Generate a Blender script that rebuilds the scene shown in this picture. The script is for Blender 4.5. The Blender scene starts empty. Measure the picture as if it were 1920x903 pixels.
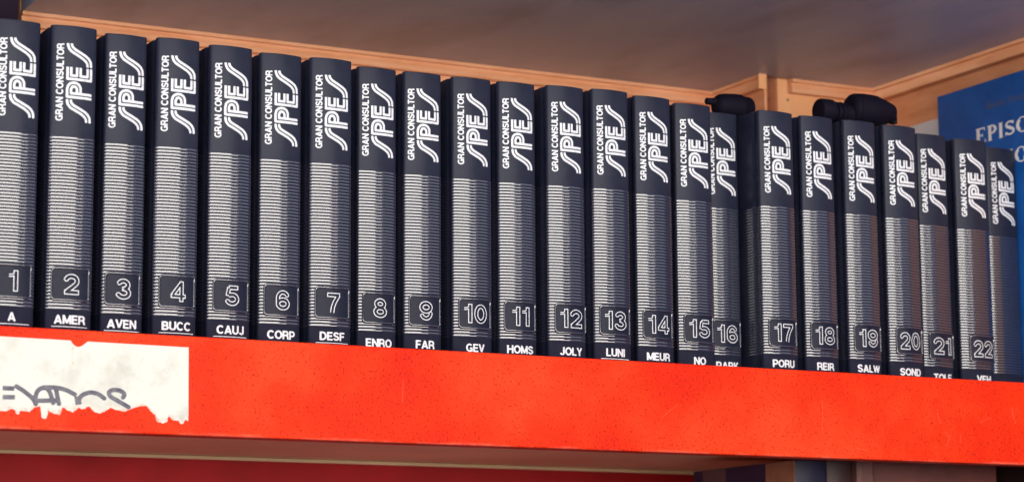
import bpy, math, random
import numpy as np
from mathutils import Matrix, Vector
random.seed(7); R = math.radians
sc = bpy.context.scene
C = sc.collection

# ------------------------------------------------------------ camera
yaw, pit, rol = .491263, .161832, -.0064
cy, sy, cp, sp = math.cos(yaw), math.sin(yaw), math.cos(pit), math.sin(pit)
fwd = Vector((sy*cp, cy*cp, sp)); rt = Vector((cy, -sy, 0)); up = rt.cross(fwd)
cr, sr = math.cos(rol), math.sin(rol)
r2 = cr*rt + sr*up; u2 = -sr*rt + cr*up
cd = bpy.data.cameras.new('camera'); cam = bpy.data.objects.new('camera', cd); C.objects.link(cam)
m = Matrix((r2, u2, -fwd)).transposed().to_4x4(); m.translation = Vector((-.586086, -1.80684, -.222599))
cam.matrix_world = m
cd.sensor_width = 36; cd.lens = 4601.17/1920*36; cd.clip_start = .05; cd.clip_end = 60
cd.dof.use_dof = True; cd.dof.focus_distance = 2.05; cd.dof.aperture_fstop = 9
sc.camera = cam

# ------------------------------------------------------------ light
w = bpy.data.worlds.new('World'); sc.world = w; w.use_nodes = True
w.node_tree.nodes['Background'].inputs[0].default_value = (.30, .33, .62, 1)
w.node_tree.nodes['Background'].inputs[1].default_value = .22
def area(name, loc, target, sx, sz, power, col):
    l = bpy.data.lights.new(name, 'AREA'); l.shape = 'RECTANGLE'; l.size = sx; l.size_y = sz
    l.energy = power; l.color = col
    o = bpy.data.objects.new(name, l); C.objects.link(o); o.location = loc
    o.rotation_euler = (Vector(target)-Vector(loc)).to_track_quat('-Z', 'Y').to_euler()
area('window_light', (.0, -3.6, 1.85), (.4, 0, .15), 3.4, 1.5, 142, (1, .965, .88))
area('low_front_fill', (-.3, -3.3, -.05), (.35, 0, .25), 6.0, .85, 135, (1, .92, .84))  # added low fill that brightens the interior above the books
area('right_side_sky_light', (3.35, -3.2, 1.8), (.6, 0, .15), 2.4, 1.5, 15, (.90, .92, 1))
area('left_fill_light', (-3.2, -1.9, .75), (.7, .1, .25), 1.6, 1.2, 26, (1, .97, .92))  # added fill from the left for blue title and side panel; no window
vs = sc.view_settings
vs.view_transform = 'Standard'; vs.look = 'None'; vs.exposure = -.1; vs.gamma = 1; vs.use_curve_mapping = False

# ------------------------------------------------------------ helpers
def tag(o, label=None, cat=None, group=None, kind=None):
    for k, v in (('label', label), ('category', cat), ('group', group), ('kind', kind)):
        if v: o[k] = v
    return o
def empty(name, loc=(0, 0, 0), rz=0):
    o = bpy.data.objects.new(name, None); C.objects.link(o); o.location = loc; o.rotation_euler = (0, 0, rz)
    o.empty_display_size = .02
    return o
def mesh(name, V, F, mat, parent=None, smooth=False, loc=None):
    me = bpy.data.meshes.new(name); me.from_pydata([tuple(map(float, v)) for v in V], [], F); me.validate(); me.update()
    if mat: me.materials.append(mat)
    if smooth: me.polygons.foreach_set('use_smooth', [True]*len(me.polygons))
    return link(name, me, parent, loc)
def link(name, me, parent=None, loc=None):
    o = bpy.data.objects.new(name, me); C.objects.link(o)
    if parent: o.parent = parent
    if loc: o.location = loc
    return o
def auto(o, ang=35):
    me = o.data; me.polygons.foreach_set('use_smooth', [True]*len(me.polygons)); me.set_sharp_from_angle(angle=R(ang)); return o
def bevel(o, wd, seg=2):
    b = o.modifiers.new('bevel', 'BEVEL'); b.width = wd; b.segments = seg; b.limit_method = 'ANGLE'; b.harden_normals = True
    o.data.polygons.foreach_set('use_smooth', [True]*len(o.data.polygons)); return o
def box(x0, x1, y0, y1, z0, z1):
    V = [(x, y, z) for z in (z0, z1) for y in (y0, y1) for x in (x0, x1)]
    return V, [(0, 2, 3, 1), (4, 5, 7, 6), (0, 1, 5, 4), (2, 6, 7, 3), (0, 4, 6, 2), (1, 3, 7, 5)]
def prism(poly, z0, z1):   # ccw polygon in xy
    n = len(poly); V = [(x, y, z0) for x, y in poly]+[(x, y, z1) for x, y in poly]
    F = [tuple(range(n))[::-1], tuple(range(n, 2*n))]+[(i, (i+1) % n, (i+1) % n+n, i+n) for i in range(n)]
    return V, F

# ------------------------------------------------------------ materials
def mat(name, base, rough, spec=.5, **k):
    m = bpy.data.materials.new(name); m.use_nodes = True; nt = m.node_tree; b = nt.nodes['Principled BSDF']
    b.inputs['Base Color'].default_value = (*base, 1); b.inputs['Roughness'].default_value = rough
    b.inputs['Specular IOR Level'].default_value = spec
    for n, v in k.items(): b.inputs[n.replace('_', ' ')].default_value = v
    return m, nt, b
def N(nt, t, **k):
    n = nt.nodes.new(t)
    for a, v in k.items():
        if a in n.inputs: n.inputs[a].default_value = v
        else: setattr(n, a, v)
    return n
def noise(nt, scale, detail=4, rough=.55, vec=None, stretch=None):
    n = N(nt, 'ShaderNodeTexNoise'); n.inputs['Scale'].default_value = scale; n.inputs['Detail'].default_value = detail
    n.inputs['Roughness'].default_value = rough
    tc = N(nt, 'ShaderNodeTexCoord'); mp = N(nt, 'ShaderNodeMapping')
    if stretch: mp.inputs['Scale'].default_value = stretch
    nt.links.new(tc.outputs['Object'], mp.inputs[0]); nt.links.new(mp.outputs[0], n.inputs['Vector']); return n
def ramp(nt, src, stops):
    r = N(nt, 'ShaderNodeValToRGB'); e = r.color_ramp.elements
    while len(e) < len(stops): e.new(.5)
    for i, (p, c) in enumerate(stops): e[i].position = p; e[i].color = (*c, 1) if len(c) == 3 else c
    nt.links.new(src, r.inputs[0]); return r
def bump(nt, b, src, dist, strength=1):
    n = N(nt, 'ShaderNodeBump'); n.inputs['Distance'].default_value = dist; n.inputs['Strength'].default_value = strength
    nt.links.new(src, n.inputs['Height'])
    nt.links.new(n.outputs[0], b.inputs['Normal']); return n
def rrough(nt, b, src, a, c):
    r = N(nt, 'ShaderNodeMapRange'); r.inputs['To Min'].default_value = a; r.inputs['To Max'].default_value = c
    r.inputs['From Min'].default_value = .3; r.inputs['From Max'].default_value = .7
    nt.links.new(src, r.inputs[0]); nt.links.new(r.outputs[0], b.inputs['Roughness'])

M_cover, nt, b = mat('black_leatherette', (.019, .021, .040), .34, .17)
n1 = noise(nt, 1500, 3); bump(nt, b, n1.outputs[0], .00018, .5); n2 = noise(nt, 45, 4); rrough(nt, b, n2.outputs[0], .26, .42)
rc = ramp(nt, n2.outputs[0], [(.35, (.012, .0145, .031)), (.72, (.018, .021, .040))])
# rubbed board edges: a pale grey wear along the top rim, broken up by noise
tc = N(nt, 'ShaderNodeTexCoord'); sp_ = N(nt, 'ShaderNodeSeparateXYZ'); nt.links.new(tc.outputs['Object'], sp_.inputs[0])
mr = N(nt, 'ShaderNodeMapRange'); mr.inputs['From Min'].default_value = .2470; mr.inputs['From Max'].default_value = .2503; nt.links.new(sp_.outputs[2], mr.inputs[0])
nw = noise(nt, 210, 4, .65)
mu = N(nt, 'ShaderNodeMath', operation='MULTIPLY'); nt.links.new(mr.outputs[0], mu.inputs[0]); nt.links.new(nw.outputs[0], mu.inputs[1])
wr = ramp(nt, mu.outputs[0], [(.40, (0, 0, 0)), (.60, (.8, .8, .8))])
mxw = N(nt, 'ShaderNodeMix', data_type='RGBA'); nt.links.new(wr.outputs[0], mxw.inputs[0]); nt.links.new(rc.outputs[0], mxw.inputs[6]); mxw.inputs[7].default_value = (.16, .17, .21, 1)
nt.links.new(mxw.outputs[2], b.inputs['Base Color'])
M_rib, nt, b = mat('glossy_black_ribs', (.022, .024, .044), .16, 1.0, IOR=1.76)
n1 = noise(nt, 120, 2); bump(nt, b, n1.outputs[0], .00005, .35); n2 = noise(nt, 28, 3); rrough(nt, b, n2.outputs[0], .06, .16)
M_plate, nt, b = mat('smooth_number_plate', (.011, .013, .028), .25, .16)
n2 = noise(nt, 130, 4); rrough(nt, b, n2.outputs[0], .24, .38)
M_ink, nt, b = mat('silver_white_print', (.78, .78, .80), .42, .4)
n2 = noise(nt, 900, 3); rc = ramp(nt, n2.outputs[0], [(.27, (.26, .27, .32)), (.38, (.58, .59, .65)), (.6, (.70, .71, .76))]); nt.links.new(rc.outputs[0], b.inputs['Base Color'])
M_white, nt, b = mat('white_title_print', (.95, .95, .95), .5, .4)
n2 = noise(nt, 300, 3); rc = ramp(nt, n2.outputs[0], [(.3, (.85, .86, .88)), (.6, (.96, .96, .96))]); nt.links.new(rc.outputs[0], b.inputs['Base Color'])
M_page, nt, b = mat('page_edges', (.62, .56, .44), .85, .2)
n2 = noise(nt, 60, 3, stretch=(40, 1, 1)); bump(nt, b, n2.outputs[0], .0003)
# red-orange lacquered front edge with specks and worn patches, paler towards the bottom edge
M_lip, nt, b = mat('red_orange_paint', (.86, .052, .012), .5, .12)
n1 = noise(nt, 520, 3, .6); n2 = noise(nt, 9, 5, .6); n3 = noise(nt, 90, 5, .7)
r1 = ramp(nt, n1.outputs[0], [(.36, (.40, .10, .10)), (.45, (1, 1, 1))])
r2_ = ramp(nt, n2.outputs[0], [(.34, (.66, .016, .0015)), (.5, (.76, .028, .0025)), (.66, (.82, .050, .010))])
mx = N(nt, 'ShaderNodeMix', data_type='RGBA', blend_type='MULTIPLY'); mx.inputs[0].default_value = .7
nt.links.new(r2_.outputs[0], mx.inputs[6]); nt.links.new(r1.outputs[0], mx.inputs[7])
r3 = ramp(nt, n3.outputs[0], [(.62, (0, 0, 0)), (.80, (.35, .35, .35))])
mx2 = N(nt, 'ShaderNodeMix', data_type='RGBA'); nt.links.new(r3.outputs[0], mx2.inputs[0]); nt.links.new(mx.outputs[2], mx2.inputs[6])
mx2.inputs[7].default_value = (.90, .09, .035, 1); 
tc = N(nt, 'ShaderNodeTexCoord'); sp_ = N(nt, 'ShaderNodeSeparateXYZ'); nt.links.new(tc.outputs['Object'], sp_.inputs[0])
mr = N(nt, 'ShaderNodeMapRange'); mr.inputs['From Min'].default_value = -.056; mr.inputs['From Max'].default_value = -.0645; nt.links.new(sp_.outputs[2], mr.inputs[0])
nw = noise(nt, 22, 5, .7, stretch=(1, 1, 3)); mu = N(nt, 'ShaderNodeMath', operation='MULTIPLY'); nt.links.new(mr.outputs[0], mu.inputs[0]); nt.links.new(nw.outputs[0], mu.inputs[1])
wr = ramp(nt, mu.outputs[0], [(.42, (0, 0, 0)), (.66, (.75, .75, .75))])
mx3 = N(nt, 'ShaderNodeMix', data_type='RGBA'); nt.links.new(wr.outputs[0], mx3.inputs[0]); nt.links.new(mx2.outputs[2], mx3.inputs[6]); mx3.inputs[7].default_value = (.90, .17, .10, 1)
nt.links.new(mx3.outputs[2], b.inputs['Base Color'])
bump(nt, b, n1.outputs[0], .0003, .5); rrough(nt, b, n3.outputs[0], .42, .6)
M_scr, nt, b = mat('pale_paint_scratch', (.90, .085, .035), .5, .2)
M_orange, nt, b = mat('orange_inner_paint', (.9, .34, .12), .5, .4)
n2 = noise(nt, 14, 5, .6, stretch=(1, 1, 5)); rc = ramp(nt, n2.outputs[0], [(.3, (.74, .31, .145)), (.5, (.85, .40, .205)), (.7, (.91, .47, .27))])
nt.links.new(rc.outputs[0], b.inputs['Base Color']); n3 = noise(nt, 260, 3); bump(nt, b, n3.outputs[0], .0003, .4)
M_post, nt, b = mat('pale_orange_post_paint', (.84, .38, .17), .5, .4)
n2 = noise(nt, 12, 5, .6, stretch=(6, 1, 1)); rc = ramp(nt, n2.outputs[0], [(.3, (.90, .42, .18)), (.7, (.94, .50, .25))])
nt.links.new(rc.outputs[0], b.inputs['Base Color'])
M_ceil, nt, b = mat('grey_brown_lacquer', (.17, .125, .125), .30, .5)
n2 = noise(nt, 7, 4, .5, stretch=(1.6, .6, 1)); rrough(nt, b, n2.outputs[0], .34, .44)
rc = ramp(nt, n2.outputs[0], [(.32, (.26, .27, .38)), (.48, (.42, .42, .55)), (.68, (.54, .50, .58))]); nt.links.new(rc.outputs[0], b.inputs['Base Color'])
M_under, nt, b = mat('brown_board_lacquer', (.5, .27, .18), .4, .4)
n2 = noise(nt, 5, 4); rc = ramp(nt, n2.outputs[0], [(.3, (.62, .42, .22)), (.7, (.86, .66, .36))]); nt.links.new(rc.outputs[0], b.inputs['Base Color'])
M_redback, nt, b = mat('dark_red_panel', (.42, .010, .012), .6, .3)
n2 = noise(nt, 20, 4); rc = ramp(nt, n2.outputs[0], [(.3, (.36, .008, .010)), (.7, (.48, .011, .013))]); nt.links.new(rc.outputs[0], b.inputs['Base Color'])
M_dark, nt, b = mat('black_plastic', (.004, .003, .010), .7, .12)
n2 = noise(nt, 400, 3); bump(nt, b, n2.outputs[0], .0002, .4)
M_void, nt, b = mat('painted_void_shade', (.012, .006, .016), .7, .1)  # painted shade: dark colour for the open void and the bolt hole
M_paper, nt, b = mat('white_paper', (.90, .90, .86), .7, .2)
n2 = noise(nt, 25, 6, .65); rc = ramp(nt, n2.outputs[0], [(.3, (.52, .51, .46)), (.5, (.66, .67, .62))]); nt.links.new(rc.outputs[0], b.inputs['Base Color'])
n3 = noise(nt, 200, 3); bump(nt, b, n3.outputs[0], .0004, .5)
M_resid, nt, b = mat('thin_paper_residue', (.80, .62, .55), .8, .2)
n2 = noise(nt, 120, 5, .7); rc = ramp(nt, n2.outputs[0], [(.32, (.80, .25, .16)), (.5, (.74, .62, .56))]); nt.links.new(rc.outputs[0], b.inputs['Base Color'])
M_marker, nt, b = mat('grey_marker_ink', (.12, .12, .15), .6, .3)
n2 = noise(nt, 180, 4); rc = ramp(nt, n2.outputs[0], [(.3, (.07, .07, .10)), (.7, (.19, .18, .21))]); nt.links.new(rc.outputs[0], b.inputs['Base Color'])
M_blue, nt, b = mat('blue_book_cloth', (.012, .085, .30), .5, .35)
n2 = noise(nt, 30, 4); rc = ramp(nt, n2.outputs[0], [(.3, (.006, .085, .36)), (.7, (.010, .13, .50))]); nt.links.new(rc.outputs[0], b.inputs['Base Color'])
M_blueprint, nt, b = mat('faint_author_print', (.10, .12, .22), .5, .3)
M_card, nt, b = mat('pale_grey_cover', (.50, .52, .54), .6, .3)
n2 = noise(nt, 30, 3); rc = ramp(nt, n2.outputs[0], [(.3, (.70, .73, .80)), (.7, (.84, .86, .88))]); nt.links.new(rc.outputs[0], b.inputs['Base Color'])
def simple(name, c, r=.5):
    m, nt, b = mat(name, c, r, .4); n = noise(nt, 40, 4)
    rc = ramp(nt, n.outputs[0], [(.3, tuple(v*.75 for v in c)), (.7, tuple(min(1, v*1.2) for v in c))]); nt.links.new(rc.outputs[0], b.inputs['Base Color']); return m
M_navy = simple('navy_cover', (.016, .016, .045)); M_brown = simple('dark_brown_cover', (.045, .020, .020)); M_tan = simple('tan_cover', (.26, .13, .07))
M_rose = simple('brown_pink_cover', (.16, .065, .055)); M_greyb = simple('grey_brown_print', (.09, .06, .06)); M_brown2 = simple('reddish_brown_cover', (.13, .036, .030))

# ------------------------------------------------------------ stroke lettering: signed distance -> mesh
def ell(cx, cy, rx, ry, a0, a1, n=14):
    return [(cx+rx*math.cos(R(a0+(a1-a0)*i/n)), cy+ry*math.sin(R(a0+(a1-a0)*i/n))) for i in range(n+1)]
def sdf_strokes(X, Y, strokes):
    D = np.full(X.shape, 9.)
    for pts, r in strokes:
        pts = [p for i, p in enumerate(pts) if i == 0 or math.dist(p, pts[i-1]) > 1e-6]
        closed = math.dist(pts[0], pts[-1]) < 1e-6
        n = len(pts)-1
        for i in range(n):
            (ax, ay), (bx, by) = pts[i], pts[i+1]; L = math.hypot(bx-ax, by-ay); tx, ty = (bx-ax)/L, (by-ay)/L
            s = (X-ax)*tx+(Y-ay)*ty; p = np.abs(-(X-ax)*ty+(Y-ay)*tx)
            f0 = i == 0 and not closed; f1 = i == n-1 and not closed
            over = np.maximum(-s, s-L)
            d = np.hypot(p, np.maximum(over, 0))-r
            if f0: d = np.where(s < 0, np.maximum(p-r, -s), d)
            if f1: d = np.where(s > L, np.maximum(p-r, s-L), d)
            if f0 and f1 is False or f1 or f0:
                ins = np.maximum(p-r, over) if (f0 and f1) else d
                d = ins if (f0 and f1) else d
            D = np.minimum(D, d)
    return D
def fill(Fv, xs, ys):      # mesh of the region Fv<0 on a grid; full cells merged into vertical runs
    V = []; idx = {}; F = []
    def vid(x, y):
        k = (round(x, 7), round(y, 7))
        if k not in idx: idx[k] = len(V); V.append((x, y))
        return idx[k]
    neg = Fv < 0; cnt = neg[:-1, :-1].astype(int)+neg[1:, :-1]+neg[:-1, 1:]+neg[1:, 1:]
    for i in range(cnt.shape[0]):
        run = None
        for j in range(cnt.shape[1]+1):
            c = cnt[i, j] if j < cnt.shape[1] else 0
            if c == 4:
                if run is None: run = j
                continue
            if run is not None:
                F.append((vid(xs[i], ys[run]), vid(xs[i+1], ys[run]), vid(xs[i+1], ys[j]), vid(xs[i], ys[j]))); run = None
            if c == 0: continue
            cs = [(i, j), (i+1, j), (i+1, j+1), (i, j+1)]; poly = []
            for k in range(4):
                a, b_ = cs[k], cs[(k+1) % 4]; fa, fb = Fv[a], Fv[b_]
                if fa < 0: poly.append((xs[a[0]], ys[a[1]]))
                if (fa < 0) != (fb < 0):
                    t = fa/(fa-fb); poly.append((xs[a[0]]+t*(xs[b_[0]]-xs[a[0]]), ys[a[1]]+t*(ys[b_[1]]-ys[a[1]])))
            ids = []
            for q in poly:
                v = vid(*q)
                if v not in ids: ids.append(v)
            if len(ids) >= 3: F.append(tuple(ids))
    return V, F
def region(strokes, step, outline=None, pad=.04):
    P = [p for s, r in strokes for p in s]; rm = max(r for s, r in strokes)+pad*0+2*step+(outline or 0)
    xs = np.arange(min(p[0] for p in P)-rm, max(p[0] for p in P)+rm+step, step)
    ys = np.arange(min(p[1] for p in P)-rm, max(p[1] for p in P)+rm+step, step)
    X, Y = np.meshgrid(xs, ys, indexing='ij'); D = sdf_strokes(X, Y, strokes)
    if outline: D = np.abs(D+outline)-outline
    return fill(D, xs, ys)
r_ = .092
def G(w, *ss): return w, ss
a, z_ = r_, 1-r_
GL = {   # bold grotesque capitals, height 1
 'A': G(.80, [(.10, 0), (.40, .97)], [(.70, 0), (.40, .97)], [(.22, .27), (.58, .27)]),
 'B': G(.70, [(.1, 0), (.1, 1)], [(.1, z_), (.38, z_)]+ell(.38, .71, .17, .2-.002, 90, -90)+[(.1, .51)], [(.1, .51), (.40, .51)]+ell(.40, .30, .2, .208, 90, -90)+[(.1, a)]),
 'C': G(.76, ell(.40, .5, .30, .41, 42, 318, 22)),
 'D': G(.74, [(.1, 0), (.1, 1)], [(.1, z_), (.32, z_)]+ell(.32, .5, .32, .408, 90, -90, 18)+[(.1, a)]),
 'E': G(.64, [(.1, 0), (.1, 1)], [(.1, z_), (.60, z_)], [(.1, .51), (.56, .51)], [(.1, a), (.62, a)]),
 'F': G(.60, [(.1, 0), (.1, 1)], [(.1, z_), (.58, z_)], [(.1, .49), (.52, .49)]),
 'G': G(.78, ell(.40, .5, .30, .41, 45, 340, 22), [(.44, .44), (.72, .44)], [(.66, .5), (.66, .02)]),
 'H': G(.72, [(.1, 0), (.1, 1)], [(.62, 0), (.62, 1)], [(.1, .52), (.62, .52)]),
 'I': G(.24, [(.12, 0), (.12, 1)]),
 'J': G(.58, [(.46, 1), (.46, .28)]+ell(.28, .28, .18, .19, 0, -165, 10)),
 'K': G(.74, [(.1, 0), (.1, 1)], [(.62, .98), (.12, .36)], [(.32, .6), (.66, .02)]),
 'L': G(.58, [(.1, 0), (.1, 1)], [(.1, a), (.57, a)]),
 'M': G(.86, [(.1, 0), (.1, 1)], [(.76, 0), (.76, 1)], [(.12, .95), (.43, .08)], [(.74, .95), (.43, .08)]),
 'N': G(.74, [(.1, 0), (.1, 1)], [(.64, 0), (.64, 1)], [(.12, .94), (.62, .06)]),
 'O': G(.80, ell(.40, .5, .31, .41, 0, 360, 28)),
 'P': G(.68, [(.1, 0), (.1, 1)], [(.1, z_), (.38, z_)]+ell(.38, .66, .2, .248, 90, -90)+[(.1, .41)]),
 'R': G(.72, [(.1, 0), (.1, 1)], [(.1, z_), (.40, z_)]+ell(.40, .69, .19, .218, 90, -90)+[(.1, .47)], [(.38, .47), (.55, .38), (.60, .25), (.62, 0)]),
 'S': G(.70, ell(.35, .70, .23, .21, 20, 180, 12)[:-1]+[(.12, .66), (.2, .56), (.35, .51), (.5, .45), (.58, .36)]+ell(.35, .29, .24, .2, 0, -165, 12)),
 'T': G(.66, [(.33, 0), (.33, 1)], [(.02, z_), (.64, z_)]),
 'U': G(.72, [(.1, 1), (.1, .34)]+ell(.36, .34, .26, .25, 180, 360, 14)+[(.62, 1)]),
 'V': G(.74, [(.08, 1), (.37, .05)], [(.66, 1), (.37, .05)]),
 'W': G(1.04, [(.08, 1), (.29, .05)], [(.52, .97), (.29, .05)], [(.52, .97), (.75, .05)], [(.96, 1), (.75, .05)]),
 'Y': G(.72, [(.08, 1), (.36, .45)], [(.64, 1), (.36, .45)], [(.36, 0), (.36, .5)]),
 ' ': G(.26)}
q_ = .125
DG = {
 '1': (.50, [([(.36, 0), (.36, 1)], .115), ([(.03, .745), (.20, .75), (.33, .83)], .07)]),
 '2': (.80, [(ell(.40, .655, .27, .22, 172, -20, 16)+[(.60, .50), (.40, .33), (.22, .19), (.16, .10)], .115), ([(.05, .115), (.77, .115)], .115)]),
 '3': (.80, [(ell(.39, .70, .235, .185, 165, -80, 16), .115), (ell(.39, .31, .275, .2, 82, -168, 18), .115), ([(.32, .51), (.44, .51)], .1)]),
 '4': (.80, [([(.57, 0), (.57, 1)], .105), ([(.03, .27), (.79, .27)], .1), ([(.57, .93), (.11, .30)], .1)]),
 '5': (.80, [([(.72, .89), (.22, .89)], .11), ([(.24, .9), (.16, .48)], .1), (ell(.40, .33, .27, .22, 130, -165, 18), .11)]),
 '6': (.80, [(ell(.41, .32, .265, .21, 0, 360, 24), .11), (ell(.41, .58, .27, .31, 25, 180, 16)+[(.145, .34)], .105)]),
 '7': (.74, [([(.02, .89), (.72, .89)], .11), ([(.62, .86), (.42, .52), (.33, .28), (.29, 0)], .11)]),
 '8': (.80, [(ell(.40, .71, .225, .175, 0, 360, 24), .11), (ell(.40, .31, .27, .2, 0, 360, 24), .11)]),
 '9': (.80, [(ell(.39, .68, .265, .21, 0, 360, 24), .11), (ell(.39, .42, .27, .31, 0, -155, 16), .105)]),
 '0': (.80, [(ell(.40, .5, .27, .39, 0, 360, 28), .11)])}
def text_strokes(s, gap=.045, r=r_):
    out = []; x = 0
    for ch in s:
        wd, ss = GL[ch]
        for st in ss: out.append(([(px+x, py) for px, py in st], r))
        x += wd+gap
    return out, x-gap
def digit_strokes(s, gap=.07):
    out = []; x = 0
    for ch in s:
        wd, ss = DG[ch]
        for st, r in ss: out.append(([(px+x, py) for px, py in st], r))
        x += wd+gap
    return out, x-gap

# ------------------------------------------------------------ books
H, DEP, KC = .25, .188, 9.5            # height, depth, spine curvature y = KC*d^2
def spine_y(d): return KC*d*d
def on_spine(V2, off): return [(x, spine_y(x)-off, z) for x, z in V2]
def profile(wd, dense=True):
    h = wd/2; e = h-.0014; ye = spine_y(e); n = 22
    left = [(-h+.0004, DEP), (-h+.0002, .060), (-h, .030), (-h+.0001, ye+.0125), (-h+.0005, ye+.0105), (-h+.0019, ye+.0086), (-h+.0021, ye+.0072), (-h+.0012, ye+.0055),
            (-h+.0001, ye+.0038), (-h, ye+.0025), (-h+.0002, ye+.0014), (-h+.0007, ye+.0005)]
    mid = [(-e+2*e*i/n, spine_y(-e+2*e*i/n)) for i in range(n+1)]
    return left+mid+[(-x, y) for x, y in left[::-1]]
def normals(P):
    out = []
    for i in range(len(P)):
        x0, y0 = P[max(i-1, 0)]; x1, y1 = P[min(i+1, len(P)-1)]
        tx, ty = x1-x0, y1-y0; L = math.hypot(tx, ty); out.append((ty/L, -tx/L))
    return out
def inset(P, Nn, d): return [(x-nx*d, y-ny*d) for (x, y), (nx, ny) in zip(P, Nn)]
def cover_mesh(wd):
    P = profile(wd); Nn = normals(P); n = len(P)
    rings = [(inset(P, Nn, .0024), 0.0), (inset(P, Nn, .0005), 0.0), (P, .0006), (P, H-.0010), (inset(P, Nn, .0003), H-.0003), (inset(P, Nn, .0010), H), (inset(P, Nn, .0024), H-.0002), (inset(P, Nn, .0026), H-.006), (inset(P, Nn, .0026), .006), (inset(P, Nn, .0024), 0.0)]
    V = []; F = []
    for ring, z in rings[:-1]: V += [(x, y, z) for x, y in ring]
    m_ = len(rings)-1
    for k in range(m_):
        a0 = k*n; b0 = ((k+1) % m_)*n
        for i in range(n-1): F.append((a0+i, a0+i+1, b0+i+1, b0+i))
    F.append(tuple(k*n for k in range(m_))[::-1]); F.append(tuple(k*n+n-1 for k in range(m_)))
    return V, F
def ribs_mesh(wd, zlist, hgt=.00021, half=.00106):
    P = [p for p in profile(wd) if p[1] < .034]; Nn = normals(P); n = len(P); V = []; F = []
    prof = [(-half, -.0001)]+[(half*t, hgt*(1-t*t)+.00002) for t in (-.86, -.6, -.3, 0, .3, .6, .86)]+[(half, -.0001)]
    for z in zlist:
        base = len(V)
        for dz, o in prof: V += [(x+nx*o, y+ny*o, z+dz) for (x, y), (nx, ny) in zip(P, Nn)]
        for k in range(len(prof)-1):
            for i in range(n-1): F.append((base+k*n+i, base+k*n+i+1, base+(k+1)*n+i+1, base+(k+1)*n+i))
    return V, F
def rrect(x0, x1, z0, z1, r, n=5):
    out = []
    for cx, cz, a0 in ((x1-r, z1-r, 0), (x0+r, z1-r, 90), (x0+r, z0+r, 180), (x1-r, z0+r, 270)):
        out += [(cx+r*math.cos(R(a0+90*i/n)), cz+r*math.sin(R(a0+90*i/n))) for i in range(n+1)]
    return out
def dens(poly, step=.002):
    out = []
    for i, p in enumerate(poly):
        q = poly[(i+1) % len(poly)]; L = math.dist(p, q); k = max(1, int(L/step))
        out += [(p[0]+(q[0]-p[0])*j/k, p[1]+(q[1]-p[1])*j/k) for j in range(k)]
    return out
def plate_mesh(x0, x1, z0, z1, off):
    # strips along x between rounded ends
    xs = np.linspace(x0, x1, 17); r = .0022; V = []; F = []
    def zr(x):
        d = min(x-x0, x1-x); return 0 if d >= r else r-math.sqrt(max(0, r*r-(r-d)**2))
    xs = sorted(set(list(xs)+[x0+r*t for t in (.1, .3, .6, 1)]+[x1-r*t for t in (.1, .3, .6, 1)]))
    for x in xs:
        e = zr(x); V += [(x, spine_y(x)-off, z0+e), (x, spine_y(x)-off, z1-e)]
    for i in range(len(xs)-1): F.append((2*i, 2*i+2, 2*i+3, 2*i+1))
    b0 = len(V); V += [(v[0], v[1]+.0012, v[2]) for v in V[:b0]]
    for i in range(len(xs)-1):
        F.append((2*i+1, 2*i+3, b0+2*i+3, b0+2*i+1)); F.append((2*i, b0+2*i, b0+2*i+2, 2*i+2))
    return V, F
def tube_on_spine(poly, off, r, closed=True, n=8):
    V = []; F = []; m_ = len(poly)
    for i, (x, z) in enumerate(poly):
        p, q = poly[i-1], poly[(i+1) % m_]; tx, tz = q[0]-p[0], q[1]-p[1]; L = math.hypot(tx, tz) or 1; nx, nz = tz/L, -tx/L
        for k in range(n):
            c_, s_ = math.cos(2*math.pi*k/n), math.sin(2*math.pi*k/n)
            V.append((x+nx*r*c_, spine_y(x)-off-r*s_, z+nz*r*c_))
    for i in range(m_):
        j = (i+1) % m_
        for k in range(n): F.append((i*n+k, i*n+(k+1) % n, j*n+(k+1) % n, j*n+k))
    return V, F

PRINT = .00022
# the maker's logo: paired parallel strokes reading upwards, millimetres from the spine's centre / above its foot
LOGO = [[(-5.62, 191.2), (-5.5, 189.2), (-4.8, 187.2), (-2.9, 184.9), (5.9, 180.6), (8.5, 178.7), (9.8, 177.0), (10.2, 174.5)],
 [(-2.75, 191.2), (-2.5, 189.4), (-1.7, 188.0), (-.15, 186.8), (8.7, 182.6), (11.3, 180.6), (12.8, 178.2), (13.15, 174.5)],
 [(14.1, 193.4), (-5.7, 193.4), (-5.75, 199.3), (-5.2, 201.9), (-3.6, 203.9), (-1.0, 204.8), (1.6, 204.6), (3.7, 203.3), (4.8, 201.2), (4.95, 197.6)],
 [(14.1, 196.3), (-2.75, 196.3), (-2.75, 199.4), (-2.0, 201.2), (-.5, 202.0), (1.0, 201.4), (1.9, 200.1), (2.05, 196.3)],
 [(-5.7, 217), (-5.7, 207.6), (13.35, 207.6), (13.35, 217)],
 [(-2.9, 217), (-2.9, 210.35), (1.75, 210.35), (1.75, 217)],
 [(4.6, 217), (4.6, 210.35), (10.45, 210.35), (10.45, 217)],
 [(-5.9, 235.5), (-5.6, 233.4), (-4.8, 231.4), (-2.9, 229.3), (5.9, 224.6), (8.5, 222.8), (10.0, 220.8), (10.4, 218.1)],
 [(-2.95, 235.5), (-2.6, 233.8), (-1.7, 232.4), (-.1, 231.1), (8.6, 226.7), (11.3, 224.8), (12.9, 222.2), (13.3, 218.3)]]
v2, f2 = region([(s, 1.02) for s in LOGO], .34)
logo_me = None; title_me = None
ts, tw = text_strokes('GRAN CONSULTOR', .035, .10)
tv, tf = region(ts, .05); TH = 5.5; TL = 61.0
PV = on_spine([(x/1000, z/1000) for x, z in v2], PRINT)
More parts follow.
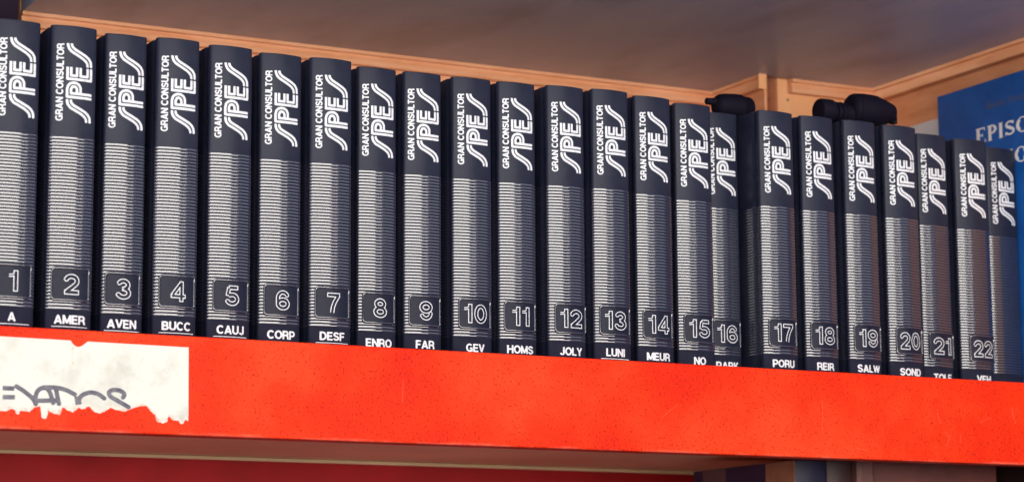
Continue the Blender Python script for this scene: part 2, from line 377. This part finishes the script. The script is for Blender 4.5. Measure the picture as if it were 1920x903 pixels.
TV = on_spine([((-8.7-(y*TH))/1000, (174.2+x*TL/tw)/1000) for x, y in tv], PRINT)
logo_me = bpy.data.meshes.new('logo_lettering'); logo_me.from_pydata(PV, [], f2); logo_me.materials.append(M_ink)
title_me = bpy.data.meshes.new('title_lettering'); title_me.from_pydata(TV, [], tf); title_me.materials.append(M_ink)

BK = [(-0.0733, 0.036, -0.0168), (-0.0291, 0.0365, -0.0179), (0.0169, 0.0344, -0.0103), (0.0571, 0.0359, -0.0162), (0.1032, 0.0367, -0.012), (0.1492, 0.0367, -0.0052), (0.1919, 0.0369, -0.0089), (0.2399, 0.0355, 0.0036), (0.2819, 0.0347, 0.0028), (0.3265, 0.0373, 0.0015), (0.3694, 0.036, 0.0002), (0.4134, 0.0366, -0.0061), (0.4552, 0.0367, -0.0112), (0.5022, 0.0375, -0.0042), (0.5494, 0.0383, 0.0049), (0.5932, 0.036, 0.0255), (0.6334, 0.038, -0.0028), (0.6807, 0.037, -0.0005), (0.7275, 0.0365, -0.002), (0.7731, 0.0384, -0.0015), (0.826, 0.036, 0.0176), (0.8723, 0.0394, 0.0192), (0.9267, 0.0384, 0.0402)]
WDZ = {6: -.7, 8: -1.6, 9: -.9, 10: -1.5, 11: -.9, 12: -.9, 13: -.4, 14: -.9, 15: -1.3, 16: -1.5, 17: -.5, 18: -.7, 19: -.6, 20: -1.5, 21: -2.4, 22: -1.6}
WORDS = 'A AMER AVEN BUCC CAUJ CORP DESF ENRO FAR GEV HOMS JOLY LUNI MEUR NO PARK PORU REIR SALW SOND TOLE VEH'.split()
PITCH = .00258
ZB, ZT1, ZT0 = .1622, .0606, .0355
BOXC = {1: .50, 2: .515, 3: .49, 12: .56, 19: .54, 20: .56, 21: .57, 22: .60}
def make_book(i):
    xl, wd, y = BK[i-1]; h = wd/2
    root = empty('encyclopedia_book', (xl+h, y, 0), R(random.uniform(-1.3, 1.3) if i < 23 else 3.2))
    V, F = cover_mesh(wd); auto(mesh('cover', V, F, M_cover, root), 40)
    V, F = box(-h+.003, h-.003, .006, DEP-.004, .003, H-.0045); mesh('page_block', V, F, M_page, root)
    zs = [ZB-.001-PITCH*k for k in range(200)]
    zs = [z for z in zs if z > ZT0-.0078]
    V, F = ribs_mesh(wd, zs); o = mesh('ribbed_band', V, F, M_rib, root, True); o['kind'] = 'stuff'
    link('title_lettering', title_me, root); link('logo_lettering', logo_me, root)
    if i < 23:
        cxp = (BOXC.get(i, .53)-.5)*wd; pw = min(.80*wd, .0292)/2
        x0, x1 = cxp-pw, cxp+pw
        x1 = min(x1, h-.0012)
        V, F = plate_mesh(x0, x1, ZT0+.0004, ZT1-.0004, .00085); pl = mesh('number_plate', V, F, M_plate, root)
        V, F = tube_on_spine(dens(rrect(x0, x1, ZT0+.0004, ZT1-.0004, .0024)), .00085, .0009); fr = mesh('plate_frame', V, F, M_rib, pl, True)
        s, tw_ = digit_strokes(str(i)); HD = .0162
        v, f = region(s, .0185, .022)
        if len(str(i)) == 1: kx = HD
        else: kx = min(HD, .0236/tw_)
        ox = cxp-tw_*kx/2+ (.0004 if i < 10 else 0)
        oz = (ZT1+ZT0)/2-HD/2
        mesh('number', [(ox+a_*kx, spine_y(ox+a_*kx)-.00112, oz+b_*HD) for a_, b_ in v], f, M_ink, pl)
        wrd = WORDS[i-1]; s, tw_ = text_strokes(wrd, .03, .098); v, f = region(s, .045)
        HT = .0068; kx = min(.0079, .0292/tw_)
        ox = cxp-tw_*kx/2; wz = WDZ.get(i, 0)/1000; oz = .0176+wz
        mesh('volume_word', [(ox+a_*kx, spine_y(ox+a_*kx)-PRINT, oz+b_*HT) for a_, b_ in v], f, M_ink, root)
        ln = [(cxp-.0140+.0280*k/12, zz) for k in range(13) for zz in (.01525+wz, .01575+wz)]
        mesh('underline', [(a_, spine_y(a_)-PRINT, b_) for a_, b_ in ln], [(2*k, 2*k+2, 2*k+3, 2*k+1) for k in range(12)], M_ink, root)
        if i == 4:
            s, tw_ = text_strokes('CAUI', .03, .098); v, f = region(s, .045); ox = cxp-tw_*kx/2
            mesh('volume_word', [(ox+a_*kx, spine_y(ox+a_*kx)-PRINT, .0066+b_*HT) for a_, b_ in v], f, M_ink, root)
    if False: pass
    elif i == 1: lab = 'black ribbed encyclopedia volume 1 marked A, cut off by the left edge of the picture'
    elif i == 23: lab = 'rightmost black ribbed volume without a number box, partly hidden behind volume 22'
    else:
        extra = {16: ', behind volume 15', 21: ', behind volume 20', 22: ', below the blue book'}.get(i, '')
        lab = 'black ribbed encyclopedia volume with number %d above the word %s%s' % (i, WORDS[i-1], extra)
    tag(root, lab, 'book', 'black encyclopedia volumes standing in a row')
for i in range(1, 24): make_book(i)

# ------------------------------------------------------------ shelf unit
YR, YN, XN, XS, ZC = .37, .2796, .8248, .9707, .3601
XW = .980; XP = .8513; YLIP = -.033; LT, LB = .0116, -.0650; XL0, XR1 = -.32, 1.30
unit = empty('shelf_unit', (0, 0, 0)); tag(unit, 'orange shelf unit with grey-brown shelf undersides and a red-orange front edge', 'shelf')
def part(name, VF, m_, bev=0, seg=2):
    o = mesh(name, VF[0], VF[1], m_, unit)
    return bevel(o, bev, seg) if bev else o
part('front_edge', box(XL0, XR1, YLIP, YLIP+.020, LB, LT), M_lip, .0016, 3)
part('shelf_board', box(XL0, XW-.001, YLIP+.021, YR-.001, -.022, -.0004), M_ceil)
part('shelf_underside', box(XL0, XW-.002, YLIP+.022, YR-.002, -.0480, -.0225), M_under)
o = part('lower_rear_flange', box(XL0, XW-.003, YR-.006, YR-.0015, -.0515, -.0482), M_under, .0008)
o['label'] = 'pale narrow flange under the rear of the lower shelf board'
part('lower_back_panel', box(XL0, XW, YR, YR+.012, -.50, -.0495), M_redback)
part('back_panel', box(.0610, XP+.004, YR+.004, YR+.016, -.0486, .42), M_orange)
part('side_panel', box(XW, XW+.016, -.16, YN+.012, .0, .42), M_orange)
part('lower_side_panel', box(XW+.0005, XW+.0155, -.01, YR+.012, -.50, -.0005), M_brown)
# upper board with its notched corner
poly = [(.0610, YR), (.0610, .20), (XL0, .20), (XL0, -.16), (XS+.004, -.16), (XS+.004, YN), (XN, YN), (XN, YR)]
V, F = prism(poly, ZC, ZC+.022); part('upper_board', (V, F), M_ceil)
part('painted_void_block', box(-.10, .0430, .32, .40, -.02, .44), M_void)  # dark block filling the unlit void at the left, shade put into its colour
V, F = box(XL0, .0595, .402, .41, -.02, .44); part('painted_void_sheet', (V, F), M_void)  # added dark backing for the same void
# flanges: a bead, a groove and a web hanging under the board's rim
FP = [(-.004, .0006), (.0008, .0006), (.0042, -.0002), (.0046, -.0016), (.0040, -.0034), (.0012, -.0044), (.0008, -.0058), (.0022, -.0080), (.0026, -.0128), (.0016, -.0144), (-.004, -.0146)]
def flange(p0, p1, nrm, e0=0, e1=0):
    d = Vector((p1[0]-p0[0], p1[1]-p0[1], 0)).normalized(); V = []
    for p, e in ((p0, e0), (p1, e1)):
        for o_, z in FP:
            V.append((p[0]+nrm[0]*o_+d.x*e*o_, p[1]+nrm[1]*o_+d.y*e*o_, ZC+z))
    n = len(FP); F = [(i, i+1, n+i+1, n+i) for i in range(n-1)]+[tuple(range(n)), tuple(range(2*n-1, n-1, -1))]+[(n-1, 0, n, 2*n-1)]
    o = mesh('flange', V, F, M_orange, unit); return auto(o, 50)
flange((.0610, YR-.0005), (XN-.0002, YR-.0005), (0, -1), 0, -1)
flange((XN-.0002, YR-.0005), (XN-.0002, YN-.004), (-1, 0), -1, 0)
flange((XP+.0125, YN-.0002), (XS, YN-.0002), (0, -1), 0, -1)
flange((XS, YN-.0002), (XS, -.158), (-1, 0), -1, 0)
part('notch_panel', box(XN+.0045, XN+.0075, YN-.002, YR+.003, .0, ZC-.0152), M_orange)
# end cap of the notch flange, paler than the flange
part('flange_end_cap', box(XN-.0052, XN+.0050, YN-.0066, YN-.0042, ZC-.0160, ZC+.0002), M_post, .0006)
o = part('corner_post', box(XP, XW-.001, YN+.006, YN+.0085, .0, ZC+.012), M_post, .0008)
part('post_side', box(XP-.0001, XP+.0028, YN+.0087, YR+.0035, .0, ZC+.012), M_orange)
V = []; F = []
for k in range(12): V.append((XP+.0125+.0012*math.cos(k*math.pi/6), YN+.0054, ZC-.0215+.0012*math.sin(k*math.pi/6)))
mesh('bolt_hole', V+[(v[0], v[1]+.0002, v[2]) for v in V], [tuple(range(12))]+[(k, (k+1) % 12, (k+1) % 12+12, k+12) for k in range(12)], M_void, unit)

# scratches on the front edge (x, z in mm)
def ribbon(name, pts, wd, y, m_, parent, thick=.0002):
    """flat stroke lying on a plane facing -Y, tapered ends, with thickness"""
    st = [(pts, wd)]
    v, f = region([(p, wd) for p in [pts]], max(wd*.45, .12))
    n = len(v); V = [(a_/1000, y-thick, b_/1000) for a_, b_ in v]
    return mesh(name, V, f, m_, parent)
for pts, wd in [([(262, -33), (263, -14)], .22), ([(672, -14), (671.5, -44)], .22), ([(798, -17), (799, -25), (802, -30)], .28), ([(806, -37), (811, -42), (809, -48), (807, -50)], .3),
                ([(824, -39), (823, -47)], .28), ([(884, -12), (885, -20), (888, -27)], .28), ([(505, -36), (522, -24)], .2), ([(860, -22), (846, -28)], .2), ([(706, -55), (720, -57)], .25), ([(360, -8), (366, -14)], .2)]:
    ribbon('scratch', pts, wd, YLIP, M_scr, unit)

# torn label stuck on the front edge
LAB = [(-80.3, 3.6), (-64.1, 3.5), (-14.2, 3.2), (-12.6, 0.8), (-10.5, -0.9), (-8.5, -1.4), (-6.0, -0.8), (-4.0, 0.5), (-1.0, 3.1), (79.8, 2.7), (80.4, -50.1), (77.8, -51.5), (76.8, -54.5), (74.2, -55.0), (72.6, -51.5), (68.9, -50.5), (64.6, -49.2), (63.4, -52.4), (59.5, -53.5), (55.3, -53.0), (53.7, -47.6), (48.9, -44.8), (45.8, -42.4), (42.6, -42.1), (34.4, -43.2), (30.4, -46.0), (25.2, -45.7), (20.0, -43.7), (18.0, -43.5), (14.5, -46.6), (9.9, -47.4), (4.7, -45.7), (1.7, -44.1), (-3.4, -45.0), (-7.4, -44.8), (-11.4, -47.1), (-14.0, -46.4), (-19.5, -45.5), (-21.2, -48.9), (-27.4, -50.0), (-30.3, -47.8), (-31.8, -52.7), (-33.8, -54.5), (-35.5, -52.9), (-36.5, -46.1), (-41.5, -45.3), (-44.4, -48.3), (-51.3, -48.1), (-53.2, -50.2), (-57.2, -47.9), (-62.6, -48.6), (-78.8, -48.7)]
from mathutils.geometry import tessellate_polygon
def sheet(name, pts, y, th, m_, parent):
    n = len(pts); V = [(a_/1000, y-th, b_/1000) for a_, b_ in pts]+[(a_/1000, y, b_/1000) for a_, b_ in pts]
    T = tessellate_polygon([[Vector((a_, b_, 0)) for a_, b_ in pts]])
    F = [tuple(t) for t in T]+[(i, (i+1) % n, (i+1) % n+n, i+n) for i in range(n)]
    o = mesh(name, V, F, m_, parent); 
    import bmesh
    bm = bmesh.new(); bm.from_mesh(o.data); bmesh.ops.recalc_face_normals(bm, faces=bm.faces); bm.to_mesh(o.data); bm.free(); return o
def jag(pts, amp, sub=3):
    out = []
    for i, p in enumerate(pts):
        q = pts[(i+1) % len(pts)]; out.append(p)
        if p[1] < -40 and q[1] < -40:
            for k in range(1, sub):
                t = k/sub; out.append((p[0]+(q[0]-p[0])*t+random.uniform(-amp, amp), p[1]+(q[1]-p[1])*t+random.uniform(-amp, amp)))
    return out
lab = empty('paper_label', (0, 0, 0)); tag(lab, 'white paper label with torn lower edge and grey handwriting on the red-orange shelf edge', 'label')
resid = [(x, z if z > -40 else z-random.uniform(1.0, 4.2)) for x, z in LAB]
resid = [(x, z) if z < -30 else (x, min(z, -38)) for x, z in resid if z < -30]
resid = [(-80.3, -40), (79.9, -40)]+[p for p in resid]
sheet('paper_residue', jag(resid, .5), YLIP, .00012, M_resid, lab)
sheet('paper_sheet', jag(LAB, .35), YLIP, .00034, M_paper, lab)
HW = [[(-65.5, -34.8), (-56.7, -34.8)], [(-65.3, -41.5), (-56.0, -41.2)], [(-55.5, -32.9), (-49.7, -36.1), (-42.1, -41.6), (-40.0, -45.8)], [(-40.0, -45.4), (-40.5, -38.6), (-37.8, -34.1), (-32.4, -32.9), (-29.3, -36.2), (-26.6, -44.8)], [(-39.6, -43.2), (-23.7, -42.3)], [(-24.9, -34.0), (-23.7, -38.9), (-22.1, -45.1)], [(-34.9, -33.0), (-25.9, -32.6), (-17.8, -33.7), (-9.7, -37.5)], [(-8.1, -38.7), (-7.0, -44.8)], [(-7.3, -42.6), (-5.6, -37.9), (1.4, -34.9), (8.0, -35.9), (13.2, -39.5)], [(27.6, -38.2), (29.3, -35.5), (25.9, -32.9), (19.9, -32.3), (15.7, -34.5), (17.8, -37.9), (23.0, -40.4), (29.2, -43.6), (32.5, -45.2)]]
def smoothpts(p, it=2):
    for _ in range(it):
        if len(p) < 3: return p
        q = [p[0]]
        for a_, b_ in zip(p[:-1], p[1:]): q += [(a_[0]*.75+b_[0]*.25, a_[1]*.75+b_[1]*.25), (a_[0]*.25+b_[0]*.75, a_[1]*.25+b_[1]*.75)]
        p = q+[p[-1]]
    return p
v, f = region([(smoothpts(s), 1.7 if k not in (7,) else 2.4) for k, s in enumerate(HW)], .5)
ribbon('stain', [(-12.6, -2), (-12.9, -9), (-12.4, -15)], .8, YLIP-.00035, M_resid, lab, .00005)
mesh('handwriting', [(a_/1000, YLIP-.0005, b_/1000) for a_, b_ in v], f, M_marker, lab)

# ------------------------------------------------------------ blue book and pale book against the side panel
bl = empty('blue_book', (.9712, .08, 0)); tag(bl, 'blue hardcover book with white serif title standing against the orange side panel', 'book')
X0, X1 = -.0047, .0045
o = mesh('cover', *box(X0, X0+.0022, -.085, .085, 0, .328), M_blue, bl); bevel(o, .0006)
o = mesh('cover', *box(X1-.0022, X1, -.085, .085, 0, .328), M_blue, bl); bevel(o, .0006)
o = mesh('spine', *box(X0, X1, -.0885, -.0852, 0, .328), M_blue, bl); bevel(o, .0008)
mesh('page_block', *box(X0+.0024, X1-.0024, -.084, .082, .003, .325), M_page, bl)
def serif(word):
    T, t = .10, .045; out = []; x = 0
    def sf(xc, y, wd=.15): out.append(([(x+xc-wd, y), (x+xc+wd, y)], .02))
    for ch in word:
        if ch == 'E':
            out.append(([(x+.18, 0), (x+.18, 1)], T)); out.append(([(x+.05, .98), (x+.6, .98), ], t)); out.append(([(x+.05, .02), (x+.62, .02)], t)); out.append(([(x+.2, .52), (x+.46, .52)], t))
            out.append(([(x+.6, 1), (x+.6, .78)], .025)); out.append(([(x+.63, 0), (x+.63, .24)], .028)); out.append(([(x+.46, .4), (x+.46, .63)], .022)); wd = .72
        elif ch == 'P':
            out.append(([(x+.18, 0), (x+.18, 1)], T)); out.append(([(x+.05, .97), (x+.35, .97)]+ell(x+.35, .73, .2, .235, 90, -90)+[(x+.2, .5)], .055)); out.append((ell(x+.37, .73, .18, .17, 60, -60), T*.8)); sf(.18, .02); wd = .68
        elif ch == 'I':
            out.append(([(x+.17, 0), (x+.17, 1)], T)); sf(.17, .98); sf(.17, .02); wd = .36
        elif ch == 'S':
            out.append(([(px+x, py) for px, py in GL['S'][1][0]], .06)); out.append(([(x+.16, .62), (x+.35, .52), (x+.54, .38)], T)); out.append(([(x+.58, .98), (x+.58, .74)], .022)); out.append(([(x+.08, .02), (x+.08, .28)], .022)); wd = .70
        elif ch in 'OC':
            e_ = ell(x+.42, .5, .34, .47, 45 if ch == 'C' else 0, 315 if ch == 'C' else 360, 24); out.append((e_, .042)); out.append((ell(x+.42, .5, .31, .40, 130, 230, 10), T))
            if ch == 'O': out.append((ell(x+.42, .5, .31, .40, -50, 50, 10), T))
            else: out.append(([(x+.69, .98), (x+.69, .68)], .024))
            wd = .84
        elif ch == 'D':
            out.append(([(x+.18, 0), (x+.18, 1)], T)); out.append(([(x+.05, .97), (x+.35, .97)]+ell(x+.35, .5, .36, .47, 90, -90, 18)+[(x+.05, .03)], .04)); out.append((ell(x+.37, .5, .32, .38, 50, -50), T)); wd = .82
        elif ch == 'N':
            out.append(([(x+.16, 0), (x+.16, 1)], .035)); out.append(([(x+.12, .98), (x+.68, .03)], T)); out.append(([(x+.7, 0), (x+.7, 1)], .035)); sf(.16, .02, .11); sf(.7, .98, .11); wd = .84
        elif ch == 'A':
            out.append(([(x+.1, 0), (x+.4, 1)], .035)); out.append(([(x+.4, 1), (x+.68, 0)], T)); out.append(([(x+.2, .33), (x+.58, .33)], .03)); sf(.1, .02, .1); sf(.68, .02, .13); wd = .80
        elif ch == 'L':
            out.append(([(x+.18, 0), (x+.18, 1)], T)); sf(.18, .98); out.append(([(x+.05, .02), (x+.6, .02)], t)); out.append(([(x+.6, 0), (x+.6, .25)], .026)); wd = .68
        x += wd+.035
    return out, x
def cover_text(name, strokes, y0, z0, kx, hz, m_, step=.03):
    v, f = region(strokes, step); f = [t[::-1] for t in f]
    return mesh(name, [(X0-.0002, y0-a_*kx, z0+b_*hz) for a_, b_ in v], f, m_, bl)
s, tw_ = serif('EPISODIOS'); cover_text('title_lettering', s, .1055-.08, .2668, .0240, .0153, M_white)
s, tw_ = serif('NACIONALES'); cover_text('title_lettering', s, .1185-.08, .2378, .0240, .0150, M_white)
# small faint author line in upper and lower case (skeleton strokes)
small = []; xx = 0
LOW = {'B': ([[(.1, 0), (.1, 1)], [(.1, .95), (.35, .9), (.38, .7), (.1, .52)], [(.1, .52), (.45, .4), (.42, .1), (.1, .05)]], .55), 'e': ([ell(.28, .3, .22, .28, 20, 330, 12), [(.08, .32), (.5, .32)]], .58),
       'n': ([[(.1, 0), (.1, .6)], [(.1, .45), (.3, .6), (.45, .48), (.45, 0)]], .56), 'i': ([[(.1, 0), (.1, .6)], [(.1, .75), (.1, .85)]], .22), 't': ([[(.2, .9), (.2, .1), (.35, .02)], [(.03, .6), (.36, .6)]], .4),
       'o': ([ell(.28, .3, .22, .28, 0, 360, 14)], .58), 'P': ([[(.1, 0), (.1, 1)], [(.1, .95), (.4, .9), (.45, .7), (.35, .5), (.1, .48)]], .55), 'r': ([[(.1, 0), (.1, .6)], [(.1, .4), (.3, .6)]], .36), 'z': ([[(.05, .56), (.4, .56), (.05, .05), (.42, .05)]], .48), ' ': ([], .3)}
for ch in 'Benito Perez':
    for st in LOW[ch][0]: small.append(([(p[0]+xx, p[1]) for p in st], .06))
    xx += LOW[ch][1]
    if ch == 'e' and xx > 4.4 and not any(True for s_ in small if len(s_) == 3): small.append(([(xx-.35, .72), (xx-.2, .9)], .05)) if abs(xx-5.0) < .6 else None
cover_text('author_lettering', small, .087-.08, .2990, .0105, .0078, M_blueprint, .04)

wb = empty('pale_book', (.975, .205, 0)); tag(wb, 'pale grey book standing behind the blue book against the side panel', 'book')
o = mesh('cover', *box(-.0035, -.0015, -.035, .035, 0, .3075), M_card, wb); bevel(o, .0005)
o = mesh('cover', *box(.0022, .0042, -.035, .035, 0, .3075), M_card, wb); bevel(o, .0005)
mesh('page_block', *box(-.0013, .0020, -.033, .034, .003, .3055), M_page, wb)

# ------------------------------------------------------------ black plastic things lying on the books
def lathe_x(name, prof, yc, zc, m_, parent, n=36, teeth=None):
    V = []; F = []
    for x, r in prof:
        for k in range(n):
            a_ = 2*math.pi*k/n; rr = r*(1+(teeth*(k % 2) if teeth else 0)); V.append((x, yc+rr*math.cos(a_), zc+rr*math.sin(a_)))
    for i in range(len(prof)-1):
        for k in range(n): F.append((i*n+k, i*n+(k+1) % n, (i+1)*n+(k+1) % n, (i+1)*n+k))
    F.append(tuple(range(n))); F.append(tuple(range((len(prof)-1)*n, len(prof)*n))[::-1])
    return auto(mesh(name, V, [t[::-1] for t in F], m_, parent), 40)
noz = empty('plastic_nozzle', (.6345, .05, .2502)); tag(noz, 'black plastic nozzle lying on top of volume 16 with its thin tip to the left', 'nozzle')
lathe_x('tip', [(-.0245, .0024), (-.0240, .0030), (-.0180, .0034), (-.0150, .0040)], 0, .0155, M_dark, noz)
lathe_x('body', [(-.0155, .0040), (-.0138, .0080), (-.0120, .0098), (-.0080, .0112), (.004, .0121), (.0120, .0121), (.0135, .0108), (.0215, .0106), (.0235, .0094), (.0240, .0080)], 0, .0123, M_dark, noz, 36, .035)
bot = empty('black_bottle', (.7135, .02, .2502)); tag(bot, 'squat black plastic bottle with threaded neck lying on volumes 19 and 20', 'bottle')
lathe_x('cap', [(0, .0080), (.0006, .0102), (.0020, .0108), (.0130, .0110), (.0150, .0106), (.0155, .0085)], 0, .0110, M_dark, bot, 40, .03)
lathe_x('neck', [(.0150, .0075), (.0172, .0082), (.0180, .0102), (.0192, .0102), (.0200, .0086), (.0225, .0086), (.0233, .0104), (.0245, .0104), (.0252, .0088), (.0275, .0088), (.0283, .0100), (.0298, .0100), (.0305, .0088), (.0370, .0090)], 0, .0106, M_dark, bot)
lathe_x('body', [(.0350, .0085), (.0358, .0118), (.0380, .0140), (.0400, .0148), (.0404, .0144), (.0412, .0144), (.0416, .0150), (.0480, .0156), (.0560, .0156), (.0564, .0151), (.0572, .0151), (.0576, .0155), (.0640, .0150), (.0740, .0122), (.0810, .0098), (.0845, .0086), (.0850, .0060)], 0, .0157, M_dark, bot)
mesh('tab', *box(.0835, .0885, -.003, .003, .006, .0135), M_dark, bot)

# ------------------------------------------------------------ tops of the books on the row below
def low_book(name, x0, x1, y0, y1, zt, m_, label, stripe=None, rx=0):
    r = empty(name, ((x0+x1)/2, y0, -.36)); h_ = (x1-x0)/2; zt += .36; d = y1-y0
    o = mesh('cover', *prism([(-h_, .003), (-h_*.7, .0006), (h_*.7, .0006), (h_, .003), (h_, d), (h_-.0022, d), (h_-.0022, .005), (-h_+.0022, .005), (-h_+.0022, d), (-h_, d)], 0, zt), m_, r); bevel(o, .0004)
    mesh('page_block', *box(-h_+.0024, h_-.0024, .0055, d-.003, .002, zt-.003), M_page, r)
    for y_a, y_b, ms in (stripe or []): mesh('printed_band', *box(-h_-.0003, -h_+.0001, y_a, y_b, .004, zt-.0005), ms, r)
    tag(r, label, 'book', 'books on the shelf below')
low_book('lower_book', .6990, .7350, .050, .2230, -.0600, M_navy, 'navy book on the shelf below, leftmost of its row, just under the front edge', [(.001, .048, M_tan), (.116, .156, M_greyb)])
low_book('lower_book', .7370, .7650, .052, .215, -.0592, M_brown, 'dark brown book on the shelf below, between the navy book and the narrow pink-brown one')
low_book('lower_book', .7665, .7860, .046, .215, -.0590, M_rose, 'narrow pink-brown book on the shelf below, under the gap between volumes 18 and 19')
low_book('lower_book', .7875, .9400, .058, .225, -.0585, M_brown2, 'wide brown book on the shelf below, rightmost under the front edge')

# the wood of the row below carries those books
V, F = box(XL0, XW-.001, -.02, YR-.001, -.38, -.3602); part('lower_board', (V, F), M_ceil)
